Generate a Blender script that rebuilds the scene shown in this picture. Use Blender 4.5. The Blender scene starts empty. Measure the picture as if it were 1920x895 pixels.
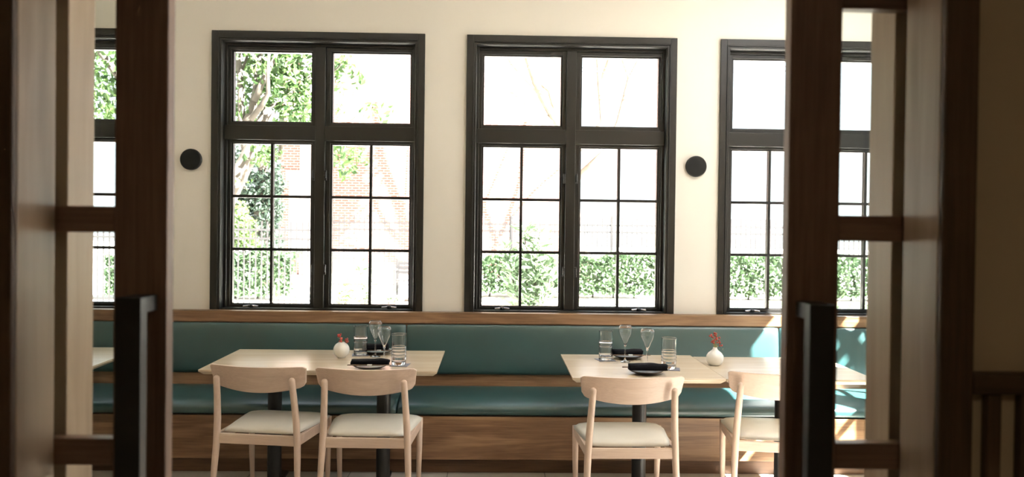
import bpy, bmesh, math, random
from mathutils import Vector, Matrix
from math import sin, cos, pi, radians, sqrt
random.seed(11)
SC = bpy.context.scene
C = SC.collection

# ------------------------------------------------------------------ camera
H = 1.54
FPX, YAW, PITCH, ROLL, PY = 1500.0, .0223, .0111, .0122, 439.0
fwd = Vector((sin(YAW)*cos(PITCH), cos(YAW)*cos(PITCH), -sin(PITCH)))
rgt = Vector((cos(YAW), -sin(YAW), 0))
up = rgt.cross(fwd)
r2 = rgt*cos(ROLL) + up*sin(ROLL)
u2 = -rgt*sin(ROLL) + up*cos(ROLL)
cam = bpy.data.cameras.new('camera')
camo = bpy.data.objects.new('camera', cam)
C.objects.link(camo)
M = Matrix((r2, u2, -fwd)).transposed().to_4x4()
M.translation = (0, 0, H)
camo.matrix_world = M
cam.sensor_width = 36
cam.lens = FPX*36/1920
cam.shift_y = -(447.5-PY)/1920
cam.clip_start = .05
cam.clip_end = 400
cam.dof.use_dof = True
cam.dof.focus_distance = 4.6
cam.dof.aperture_fstop = 3.6
SC.camera = camo

def at(x, y, Y):
    """world point on the plane at distance Y seen at photo pixel x, y"""
    d = fwd + r2*((x-960)/FPX) - u2*((y-PY)/FPX)
    t = Y/d.y
    return Vector((0, 0, H)) + d*t

# ------------------------------------------------------------------ light
SC.view_settings.view_transform = 'Standard'
SC.view_settings.look = 'None'
SC.view_settings.gamma = 1
SC.view_settings.use_curve_mapping = False
SC.view_settings.exposure = 0.21
W = bpy.data.worlds.new('world')
SC.world = W
W.use_nodes = True
wn = W.node_tree.nodes
bg = wn['Background']
sky = wn.new('ShaderNodeTexSky')
sky.sky_type = 'HOSEK_WILKIE'
sky.turbidity = 5
sky.ground_albedo = .5
sky.sun_direction = Vector((.786, -.5, 1)).normalized()
mixs = wn.new('ShaderNodeMix'); mixs.data_type = 'RGBA'
mixs.inputs[0].default_value = .55
W.node_tree.links.new(sky.outputs[0], mixs.inputs[6])
mixs.inputs[7].default_value = (.92, .97, 1.0, 1)
W.node_tree.links.new(mixs.outputs[2], bg.inputs[0])
SKY = 3.5
bg.inputs[1].default_value = SKY
SUN = 125.0
sd = bpy.data.lights.new('sun', 'SUN')
sd.energy = SUN
sd.angle = radians(.53)
sd.color = (1, .955, .90)
so = bpy.data.objects.new('sun', sd)
C.objects.link(so)
so.rotation_euler = Vector((-.786, .5, -1)).to_track_quat('-Z', 'Y').to_euler()
so.location = (8, -4, 10)

def area(name, loc, rot, sx, sy, e, col=(1, 1, 1), portal=False):
    l = bpy.data.lights.new(name, 'AREA')
    l.shape = 'RECTANGLE'; l.size = sx; l.size_y = sy; l.energy = e; l.color = col
    if portal: l.cycles.is_portal = True
    o = bpy.data.objects.new(name, l); C.objects.link(o)
    o.location = loc; o.rotation_euler = rot
    return o
# portals guide sky light in through the windows (they give no light of their own)
for px_ in (-2.93, -1.21, .52, 2.27):
    area('sky_portal', (px_, 5.66, 1.9), (radians(-90), 0, 0), 1.36, 1.86, 1, portal=True)
for py_ in (2.575, 4.325):
    area('sky_portal', (3.335, py_, 1.9), (0, radians(90), 0), 1.86, 1.36, 1, portal=True)

# unseen fill lights added: soft in the dining room, weak and warm in the entry
area('room_fill', (2.3, 3.5, 3.30), (0, 0, 0), 1.2, 2.6, 42, (.98, .98, 1))
area('room_fill', (-1.6, 3.5, 3.30), (0, 0, 0), 1.6, 2.6, 2, (1, .95, .88))
area('entry_fill', (.6, -1.2, 2.85), (0, 0, 0), .5, .5, 6, (1, .80, .55))

# ------------------------------------------------------------------ materials
def mat(name):
    m = bpy.data.materials.new(name); m.use_nodes = True
    return m, m.node_tree.nodes, m.node_tree.links, m.node_tree.nodes['Principled BSDF']
def ramp(n, l, fac, stops):
    r = n.new('ShaderNodeValToRGB')
    cr = r.color_ramp
    while len(cr.elements) > len(stops): cr.elements.remove(cr.elements[-1])
    while len(cr.elements) < len(stops): cr.elements.new(.5)
    for e, (p, c) in zip(cr.elements, stops):
        e.position = p; e.color = (*c, 1)
    l.new(fac, r.inputs[0])
    return r.outputs[0]
def plain(name, col, rough=.5, metal=0, var=.06, scale=8, bump=0, bscale=60, spec=.5):
    m, n, l, b = mat(name)
    tc = n.new('ShaderNodeTexCoord')
    nz = n.new('ShaderNodeTexNoise'); nz.inputs['Scale'].default_value = scale; nz.inputs['Detail'].default_value = 4
    l.new(tc.outputs['Object'], nz.inputs[0])
    lo = tuple(max(0, c*(1-var)) for c in col); hi = tuple(min(1, c*(1+var)) for c in col)
    l.new(ramp(n, l, nz.outputs[0], [(.3, lo), (.7, hi)]), b.inputs['Base Color'])
    b.inputs['Roughness'].default_value = rough
    b.inputs['Metallic'].default_value = metal
    b.inputs['Specular IOR Level'].default_value = spec
    if bump:
        nb = n.new('ShaderNodeTexNoise'); nb.inputs['Scale'].default_value = bscale; nb.inputs['Detail'].default_value = 6
        l.new(tc.outputs['Object'], nb.inputs[0])
        bp = n.new('ShaderNodeBump'); bp.inputs['Strength'].default_value = bump; bp.inputs['Distance'].default_value = .003
        l.new(nb.outputs[0], bp.inputs['Height']); l.new(bp.outputs[0], b.inputs['Normal'])
    return m
def wood(name, dark, mid, light, axis='X', rough=.45, scale=1.0, rings=1.0, spec=.5, bump=.08, fine=.55):
    """long grain along axis: fine streaks over broad cathedral figure"""
    m, n, l, b = mat(name)
    tc = n.new('ShaderNodeTexCoord')
    def mp(s_along, s_across):
        p = n.new('ShaderNodeMapping')
        s = [s_across]*3; s['XYZ'.index(axis)] = s_along
        p.inputs['Scale'].default_value = s
        l.new(tc.outputs['Object'], p.inputs[0]); return p.outputs[0]
    n1 = n.new('ShaderNodeTexNoise'); n1.inputs['Scale'].default_value = 1; n1.inputs['Detail'].default_value = 3; n1.inputs['Distortion'].default_value = .6
    l.new(mp(1.2*scale, 9*scale), n1.inputs[0])
    mul = n.new('ShaderNodeMath'); mul.operation = 'MULTIPLY'; mul.inputs[1].default_value = 14*rings
    l.new(n1.outputs[0], mul.inputs[0])
    sn = n.new('ShaderNodeMath'); sn.operation = 'SINE'; l.new(mul.outputs[0], sn.inputs[0])
    n2 = n.new('ShaderNodeTexNoise'); n2.inputs['Scale'].default_value = 1; n2.inputs['Detail'].default_value = 6; n2.inputs['Roughness'].default_value = .65
    l.new(mp(5*scale, 150*scale), n2.inputs[0])
    n3 = n.new('ShaderNodeTexNoise'); n3.inputs['Scale'].default_value = 1; n3.inputs['Detail'].default_value = 2
    l.new(mp(.8*scale, 3*scale), n3.inputs[0])
    a = n.new('ShaderNodeMath'); a.operation = 'MULTIPLY_ADD'; a.inputs[1].default_value = .10; a.inputs[2].default_value = 0
    l.new(sn.outputs[0], a.inputs[0])
    c_ = n.new('ShaderNodeMath'); c_.operation = 'MULTIPLY_ADD'; c_.inputs[1].default_value = fine; ofs = n.new('ShaderNodeMath'); ofs.operation = 'ADD'; ofs.inputs[1].default_value = (.55-fine)*.5
    l.new(n2.outputs[0], c_.inputs[0]); l.new(a.outputs[0], ofs.inputs[0]); l.new(ofs.outputs[0], c_.inputs[2])
    d = n.new('ShaderNodeMath'); d.operation = 'MULTIPLY_ADD'; d.inputs[1].default_value = .45
    l.new(n3.outputs[0], d.inputs[0]); l.new(c_.outputs[0], d.inputs[2])
    l.new(ramp(n, l, d.outputs[0], [(.30, dark), (.5, mid), (.72, light)]), b.inputs['Base Color'])
    b.inputs['Roughness'].default_value = rough
    b.inputs['Specular IOR Level'].default_value = spec
    bp = n.new('ShaderNodeBump'); bp.inputs['Strength'].default_value = bump; bp.inputs['Distance'].default_value = .001
    l.new(n2.outputs[0], bp.inputs['Height']); l.new(bp.outputs[0], b.inputs['Normal'])
    return m
def pane_mat(name, tint=(.97, .98, .975), smear=False):
    m, n, l, b = mat(name); n.remove(b)
    out = n['Material Output']
    t = n.new('ShaderNodeBsdfTransparent'); t.inputs[0].default_value = (*tint, 1)
    g = n.new('ShaderNodeBsdfGlossy'); g.inputs['Roughness'].default_value = .0
    f = n.new('ShaderNodeFresnel'); f.inputs[0].default_value = 1.45
    mx = n.new('ShaderNodeMixShader')
    ge = n.new('ShaderNodeNewGeometry')          # the exit face of the thin sheet must not reflect totally
    iv = n.new('ShaderNodeMath'); iv.operation = 'SUBTRACT'; iv.inputs[0].default_value = 1; l.new(ge.outputs['Backfacing'], iv.inputs[1])
    ml = n.new('ShaderNodeMath'); ml.operation = 'MULTIPLY'; l.new(f.outputs[0], ml.inputs[0]); l.new(iv.outputs[0], ml.inputs[1])
    l.new(ml.outputs[0], mx.inputs[0]); l.new(t.outputs[0], mx.inputs[1]); l.new(g.outputs[0], mx.inputs[2])
    l.new(mx.outputs[0], out.inputs[0])
    return m
def glass_mat(name):
    m, n, l, b = mat(name)
    b.inputs['Base Color'].default_value = (1, 1, 1, 1)
    b.inputs['Roughness'].default_value = .0
    b.inputs['Transmission Weight'].default_value = 1
    b.inputs['IOR'].default_value = 1.47
    return m

WALNUT = ((.085, .045, .027), (.15, .082, .050), (.24, .14, .088))
M_doorwood = wood('door walnut', *WALNUT, axis='Z', rough=.42)
M_railwood = wood('rail walnut', *WALNUT, axis='X', rough=.42)
M_jamb = wood('jamb walnut', (.26, .175, .115), (.355, .25, .17), (.45, .335, .24), axis='Z', rough=.30, rings=1.0, fine=.22)
M_darkwood = wood('casing walnut', (.035, .017, .008), (.075, .038, .018), (.13, .07, .036), axis='Z', rough=.5)
M_darkrail = wood('chair rail walnut', (.035, .017, .008), (.075, .038, .018), (.13, .07, .036), axis='X', rough=.5)
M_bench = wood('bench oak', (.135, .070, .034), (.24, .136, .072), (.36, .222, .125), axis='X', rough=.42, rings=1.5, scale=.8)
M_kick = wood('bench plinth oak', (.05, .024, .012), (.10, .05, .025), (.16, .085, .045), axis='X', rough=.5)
M_table = wood('pale maple', (.53, .42, .30), (.62, .51, .38), (.69, .59, .46), axis='X', rough=.27, spec=.8, scale=.8, rings=.7, bump=.03)
M_chair = wood('pale beech', (.55, .405, .325), (.65, .50, .41), (.73, .59, .50), axis='X', rough=.42, scale=1.6, rings=.8, bump=.04)
M_chairleg = wood('pale beech upright', (.55, .405, .325), (.65, .50, .41), (.73, .59, .50), axis='Z', rough=.42, scale=1.2, rings=.6, bump=.04)
M_seat = plain('cream leather', (.76, .73, .665), rough=.40, var=.03, bump=.1, bscale=180)
M_teal = plain('teal leather', (.022, .070, .073), rough=.34, var=.12, scale=3, bump=.10, bscale=300, spec=1.0)
M_wall = plain('cream plaster', (.80, .765, .70), rough=.6, var=.015, scale=1.5, bump=.06, bscale=90)
M_wallfront = plain('entry plaster', (.50, .40, .26), rough=.7, var=.02, bump=.1, bscale=80)
M_ceil = plain('ceiling white', (.82, .80, .76), rough=.8, var=.01)
M_frame = plain('window paint', (.0125, .012, .011), rough=.34, var=.05, spec=.4)
M_black = plain('black metal', (.012, .012, .013), rough=.38, var=.1, spec=.5)
M_disc = plain('black fabric disc', (.014, .014, .014), rough=.8, var=.2, scale=200, spec=.2)
M_chrome = plain('crank metal', (.55, .58, .65), rough=.22, metal=1, var=.02)
M_china = plain('white china', (.84, .83, .79), rough=.18, var=.01)
M_plate = plain('dark stoneware', (.055, .045, .038), rough=.32, var=.2, scale=30)
M_napkin = plain('black linen', (.010, .010, .013), rough=.9, var=.2, scale=120, bump=.5, bscale=600, spec=.1)
M_stick = plain('dark chopstick wood', (.16, .09, .055), rough=.45, var=.1)
M_paper = plain('white paper', (.8, .79, .76), rough=.7, var=.01)
M_coaster = plain('grey coaster', (.16, .17, .21), rough=.5, var=.1)
M_berry = plain('red berry', (.40, .05, .035), rough=.35, var=.25, scale=40)
M_sprig = plain('sprig green', (.30, .28, .06), rough=.5, var=.3, scale=40)
M_glass = glass_mat('clear glass')
M_pane = pane_mat('window pane')
M_dpane = pane_mat('door pane', (.95, .965, .95))
M_trunk = plain('grey bark', (.085, .072, .058), rough=.9, var=.3, scale=14, bump=.6, bscale=30)
M_palebark = plain('pale bark', (.16, .13, .10), rough=.9, var=.2)
M_iron = plain('fence iron', (.018, .017, .018), rough=.6, var=.1)
M_pave = plain('pale paving', (.62, .60, .56), rough=.9, var=.06, scale=2)
M_mulch = plain('mulch', (.16, .11, .08), rough=.95, var=.4, scale=12)
M_stone = plain('cast stone', (.70, .68, .64), rough=.8, var=.04)
M_pubglass = plain('house glass', (.32, .38, .42), rough=.1, var=.1)
def leaf_mat(name, a, b_, tr=.45):
    m, n, l, b = mat(name)
    oi = n.new('ShaderNodeNewGeometry')
    tc = n.new('ShaderNodeTexCoord')
    nz = n.new('ShaderNodeTexNoise'); nz.inputs['Scale'].default_value = 3; nz.inputs['Detail'].default_value = 5
    l.new(tc.outputs['Object'], nz.inputs[0])
    ad = n.new('ShaderNodeMath'); ad.operation = 'MULTIPLY_ADD'; ad.inputs[1].default_value = .5
    l.new(oi.outputs['Random Per Island'], ad.inputs[0])
    hl = n.new('ShaderNodeMath'); hl.operation = 'MULTIPLY'; hl.inputs[1].default_value = .5
    l.new(nz.outputs[0], hl.inputs[0]); l.new(hl.outputs[0], ad.inputs[2])
    col = ramp(n, l, ad.outputs[0], [(.2, a), (.75, b_)])
    l.new(col, b.inputs['Base Color']); b.inputs['Roughness'].default_value = .6
    t = n.new('ShaderNodeBsdfTranslucent'); l.new(col, t.inputs[0])
    mx = n.new('ShaderNodeMixShader'); mx.inputs[0].default_value = tr
    l.new(b.outputs[0], mx.inputs[1]); l.new(t.outputs[0], mx.inputs[2])
    l.new(mx.outputs[0], n['Material Output'].inputs[0])
    return m
M_leaf = leaf_mat('broad leaves', (.018, .048, .016), (.085, .155, .042))
M_darkleaf = leaf_mat('evergreen leaves', (.014, .028, .02), (.04, .068, .042), .2)
M_hedge = leaf_mat('hedge leaves', (.035, .070, .035), (.095, .16, .075), .35)
M_lime = leaf_mat('lime leaves', (.07, .13, .04), (.19, .27, .10), .45)
M_sage = leaf_mat('narrow leaves', (.09, .145, .085), (.17, .24, .14), .4)

def brick_mat():
    m, n, l, b = mat('red brick')
    tc = n.new('ShaderNodeTexCoord')
    sp = n.new('ShaderNodeSeparateXYZ'); l.new(tc.outputs['Object'], sp.inputs[0])
    cb = n.new('ShaderNodeCombineXYZ')
    l.new(sp.outputs[0], cb.inputs[0]); l.new(sp.outputs[2], cb.inputs[1])
    br = n.new('ShaderNodeTexBrick')
    l.new(cb.outputs[0], br.inputs[0])
    br.inputs['Scale'].default_value = 1
    br.inputs['Brick Width'].default_value = .21; br.inputs['Row Height'].default_value = .076
    br.inputs['Mortar Size'].default_value = .009
    br.inputs['Color1'].default_value = (.145, .052, .040, 1); br.inputs['Color2'].default_value = (.19, .078, .060, 1)
    br.inputs['Mortar'].default_value = (.32, .26, .235, 1)
    l.new(br.outputs[0], b.inputs['Base Color']); b.inputs['Roughness'].default_value = .85
    return m
M_brick = brick_mat()
def soldier_mat():
    m, n, l, b = mat('soldier brick')
    tc = n.new('ShaderNodeTexCoord')
    sp = n.new('ShaderNodeSeparateXYZ'); l.new(tc.outputs['Object'], sp.inputs[0])
    cb = n.new('ShaderNodeCombineXYZ')
    l.new(sp.outputs[0], cb.inputs[1]); l.new(sp.outputs[2], cb.inputs[0])
    br = n.new('ShaderNodeTexBrick'); l.new(cb.outputs[0], br.inputs[0])
    br.inputs['Scale'].default_value = 1
    br.inputs['Brick Width'].default_value = .5; br.inputs['Row Height'].default_value = .076
    br.inputs['Mortar Size'].default_value = .01
    br.inputs['Color1'].default_value = (.48, .24, .19, 1); br.inputs['Color2'].default_value = (.52, .27, .21, 1)
    br.inputs['Mortar'].default_value = (.66, .60, .55, 1)
    l.new(br.outputs[0], b.inputs['Base Color'])
    return m
M_soldier = soldier_mat()
def tile_mat():
    m, n, l, b = mat('floor tile')
    tc = n.new('ShaderNodeTexCoord')
    mp = n.new('ShaderNodeMapping'); mp.inputs['Location'].default_value = (.27, .33, 0); l.new(tc.outputs['Object'], mp.inputs[0])
    br = n.new('ShaderNodeTexBrick'); l.new(mp.outputs[0], br.inputs[0])
    br.offset = 0
    br.inputs['Scale'].default_value = 1
    br.inputs['Brick Width'].default_value = .6; br.inputs['Row Height'].default_value = .6; br.inputs['Mortar Size'].default_value = .004
    br.inputs['Color1'].default_value = (.50, .47, .42, 1); br.inputs['Color2'].default_value = (.47, .44, .39, 1)
    br.inputs['Mortar'].default_value = (.2, .19, .17, 1)
    l.new(br.outputs[0], b.inputs['Base Color']); b.inputs['Roughness'].default_value = .35
    return m
M_tile = tile_mat()

# ------------------------------------------------------------------ helpers
def empty(name, loc=(0, 0, 0), rz=0):
    o = bpy.data.objects.new(name, None); C.objects.link(o)
    o.empty_display_size = .1
    o.location = loc; o.rotation_euler = (0, 0, rz)
    return o
def tag(o, label=None, cat=None, group=None, kind=None):
    if label: o['label'] = label
    if cat: o['category'] = cat
    if group: o['group'] = group
    if kind: o['kind'] = kind
    return o
def link(name, bm, m, parent=None, smooth=False, bevel=0, seg=2):
    me = bpy.data.meshes.new(name)
    bmesh.ops.recalc_face_normals(bm, faces=bm.faces)
    bm.to_mesh(me); bm.free()
    me.materials.append(m)
    if smooth:
        for p in me.polygons: p.use_smooth = True
    o = bpy.data.objects.new(name, me); C.objects.link(o)
    if parent: o.parent = parent
    if bevel:
        b = o.modifiers.new('bevel', 'BEVEL'); b.width = bevel; b.segments = seg; b.limit_method = 'ANGLE'
    return o
def box(bm, x0, x1, y0, y1, z0, z1):
    vs = [bm.verts.new((x, y, z)) for z in (z0, z1) for y in (y0, y1) for x in (x0, x1)]
    for f in ((0, 1, 3, 2), (4, 6, 7, 5), (0, 4, 5, 1), (2, 3, 7, 6), (0, 2, 6, 4), (1, 5, 7, 3)):
        bm.faces.new([vs[i] for i in f])
def boxes(name, L, m, parent=None, bevel=.0015, **k):
    bm = bmesh.new()
    for b in L: box(bm, *b)
    return link(name, bm, m, parent, bevel=bevel, **k)
def lathe(bm, prof, n=32, c=(0, 0, 0), closed=False, rf=None):
    rings = []
    for i, (r, z) in enumerate(prof):
        if r < 1e-5:
            rings.append([bm.verts.new((c[0], c[1], c[2]+z))]); continue
        ring = []
        for k in range(n):
            a = 2*pi*k/n
            q = r if rf is None else rf(r, z, a)
            ring.append(bm.verts.new((c[0]+q*cos(a), c[1]+q*sin(a), c[2]+z)))
        rings.append(ring)
    prs = list(zip(rings, rings[1:]))
    if closed: prs.append((rings[-1], rings[0]))
    for A, B in prs:
        for k in range(n):
            a, b2 = A[k % len(A)], A[(k+1) % len(A)]
            c2, d = B[(k+1) % len(B)], B[k % len(B)]
            f = []
            for v in (a, b2, c2, d):
                if v not in f: f.append(v)
            if len(f) > 2: bm.faces.new(f)
def tube(bm, pts, radii, n=12, cap=True, dome=False):
    pts = [Vector(p) for p in pts]
    rings = []
    ref = Vector((1, 0, 0)) if abs((pts[-1]-pts[0]).normalized().x) < .9 else Vector((0, 1, 0))
    P, Rr = list(pts), list(radii)
    if dome:
        d = (P[-1]-P[-2]).normalized(); r = Rr[-1]; base = P[-1]
        for a in (25, 50, 70, 84):
            P.append(base + d*r*sin(radians(a))); Rr.append(r*cos(radians(a)))
    for i, p in enumerate(P):
        t = (P[min(i+1, len(P)-1)] - P[max(i-1, 0)]).normalized()
        u = ref - t*ref.dot(t); u.normalize(); v = t.cross(u)
        rings.append([bm.verts.new(p + (u*cos(2*pi*k/n) + v*sin(2*pi*k/n))*Rr[i]) for k in range(n)])
    for A, B in zip(rings, rings[1:]):
        for k in range(n): bm.faces.new((A[k], A[(k+1) % n], B[(k+1) % n], B[k]))
    if cap:
        bm.faces.new(rings[0][::-1]); bm.faces.new(rings[-1])
def copy_tree(o, parent=None):
    c = o.copy(); C.objects.link(c)
    if parent: c.parent = parent
    for ch in list(o.children): copy_tree(ch, c)
    return c
def struct(o): o['kind'] = 'structure'; return o

# ------------------------------------------------------------------ main room shell
YB = 5.52           # back wall inner face
XL, XR = -4.3, 3.195
YF = 1.285          # front of the partition
ZC = 3.35
Z0 = .937           # window base height
WX = [-3.672, -1.937, -.201, 1.550]      # left edges of the four windows' casings
WW, WH = 1.449, 1.906
def wall_grid(name, axis, c0, c1, a0, a1, z0, z1, holes, m):
    """wall slab with real rectangular openings; axis 'x': runs along x between y=c0..c1"""
    bm = bmesh.new()
    xs = a0
    def bx(p, q, r, s):
        if q-p < 1e-4 or s-r < 1e-4: return
        if axis == 'x': box(bm, p, q, c0, c1, r, s)
        else: box(bm, c0, c1, p, q, r, s)
    for h0, h1, hz0, hz1 in sorted(holes):
        bx(xs, h0, z0, z1)
        bx(h0, h1, z0, hz0); bx(h0, h1, hz1, z1)
        xs = h1
    bx(xs, a1, z0, z1)
    return struct(link(name, bm, m))
hol = [(x+.05, x+WW-.05, Z0, Z0+WH-.05) for x in WX]
wall_grid('wall_back', 'x', YB, YB+.16, XL-.2, XR+.16, 0, ZC, hol, M_wall)
WYR = [1.85, 3.60]
wall_grid('wall_right', 'y', XR, XR+.16, YF+.245, YB, 0, ZC, [(y+.05, y+WW-.05, Z0, Z0+WH-.05) for y in WYR], M_wall)
struct(boxes('wall_left', [(XL-.2, XL, YF+.245, YB, 0, ZC)], M_wall))
struct(boxes('floor', [(XL-.2, XR+.16, -3.0, YB+.16, -.1, 0)], M_tile, bevel=0))
struct(boxes('ceiling', [(XL-.2, XR+.16, YF+.245, YB+.16, ZC, ZC+.1)], M_ceil, bevel=0))

# partition with the pocket door opening
JL, JR = -.757, .722
HD = 2.42
def part(n_, L, m): return struct(boxes(n_, L, m))
wf = bmesh.new()
for y0, y1 in ((YF+.015, 1.398), (1.437, 1.53)):
    box(wf, XL-.2, JL-.03, y0, y1, 0, ZC); box(wf, JR+.03, XR+.16, y0, y1, 0, ZC)
    box(wf, JL-.03, JR+.03, y0, y1, HD+.03, ZC)
struct(link('wall_front', wf, M_wallfront))
# wooden jambs: front and rear layer each side, the pocket slot between them
struct(boxes('trim_1', [(JR, JR+.0295, YF+.002, 1.3975, 0, HD+.03)], M_jamb, bevel=.002))
struct(boxes('trim_2', [(JL-.0295, JL, YF+.002, 1.3975, 0, HD+.03)], M_jamb, bevel=.002))
struct(boxes('trim_3', [(JR, JR+.0295, 1.4375, 1.531, 0, HD+.03)], M_jamb, bevel=.002))
struct(boxes('trim_4', [(JL-.0295, JL, 1.4375, 1.531, 0, HD+.03)], M_jamb, bevel=.002))
struct(boxes('trim_5', [(JL, JR, YF+.002, 1.3975, HD, HD+.03), (JL, JR, 1.4375, 1.531, HD, HD+.03)], M_railwood, bevel=.002))
# casing on the entry side
struct(boxes('trim_6', [(JR, JR+.056, YF-.012, YF+.0015, 0, HD+.06)], M_darkwood, bevel=.003))
struct(boxes('trim_7', [(JL-.056, JL, YF-.012, YF+.0015, 0, HD+.06)], M_darkwood, bevel=.003))
struct(boxes('trim_8', [(JL, JR, YF-.012, YF+.0015, HD+.0005, HD+.06)], M_darkrail, bevel=.003))
# wainscot right of the opening: rail and slats
struct(boxes('trim_9', [(JR+.0565, 2.0, YF-.010, YF+.0145, 1.274, 1.309)], M_darkrail, bevel=.003))
wr = tag(empty('trim_10'), kind='structure')
for k in range(20):
    x = .807+.055*k
    boxes('slat', [(x, x+.023, YF-.004, YF+.0145, .12, 1.2735)], M_darkwood, wr, bevel=.002)
# entry (where the photographer stands)
XE = 2.0
struct(boxes('wall_entry_right', [(XE, XE+.1, -3.0, YF+.0145, 0, 2.9)], M_wallfront))
struct(boxes('wall_entry_left', [(-XE-.1, -XE, -3.0, YF+.0145, 0, 2.9)], M_wallfront))
struct(boxes('wall_entry_rear', [(-XE-.1, XE+.1, -3.1, -3.0, 0, 2.9)], M_wallfront))
struct(boxes('ceiling_entry', [(-XE-.1, XE+.1, -3.1, YF+.0145, 2.9, 3.0)], M_ceil, bevel=0))

# ------------------------------------------------------------------ pocket doors
ZS = [.02, .3025, .7075, 1.1125, 1.5185, 1.930]       # rail undersides
ZT = [.16, .350, .755, 1.1590, 1.5645, 1.977]
def pocket_door(name, s, x_in, w):
    """s=+1: right door, its free stile at x_in, running to +x into the pocket"""
    r = tag(empty(name, (x_in, 1.418, 0)), kind='structure')
    X = lambda a, b: (min(s*a, s*b), max(s*a, s*b))
    y0, y1 = -.015, .015
    SW = .092
    top = 2.41
    boxes('stile', [(*X(0, SW), y0, y1, .012, top)], M_doorwood, r, bevel=.0025)
    boxes('stile', [(*X(w-SW, w), y0, y1, .012, top)], M_doorwood, r, bevel=.0025)
    for a, b in zip(ZS, ZT):
        boxes('rail', [(*X(SW+.0003, w-SW-.0003), y0+.001, y1-.001, a, b)], M_railwood, r, bevel=.002)
    boxes('rail', [(*X(SW+.0003, w-SW-.0003), y0+.001, y1-.001, 2.33, top)], M_railwood, r, bevel=.002)
    zt = ZT; zs = ZS[1:]+[2.33]
    for a, b in zip(zt, zs):
        boxes('pane', [(*X(SW-.004, w-SW+.004), -.003, .003, a-.004, b+.004)], M_dpane, r, bevel=0)
    # square-section pull bar with two standoffs
    hx0, hx1 = (.015, .0575)
    hb = boxes('pull_handle', [(*X(hx0, hx1), -.083, -.057, .82, 1.412)], M_black, r, bevel=.0015)
    hb['label'] = 'black flat metal pull bar'
    for z in (.85, 1.385):
        boxes('standoff', [(*X(hx0+.0005, hx1-.0005), -.0568, -.0155, z, z+.0268)], M_black, hb, bevel=.001)
    return r
pocket_door('door_1', 1, .519, .80)
pocket_door('door_2', -1, -.568, .80)

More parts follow.
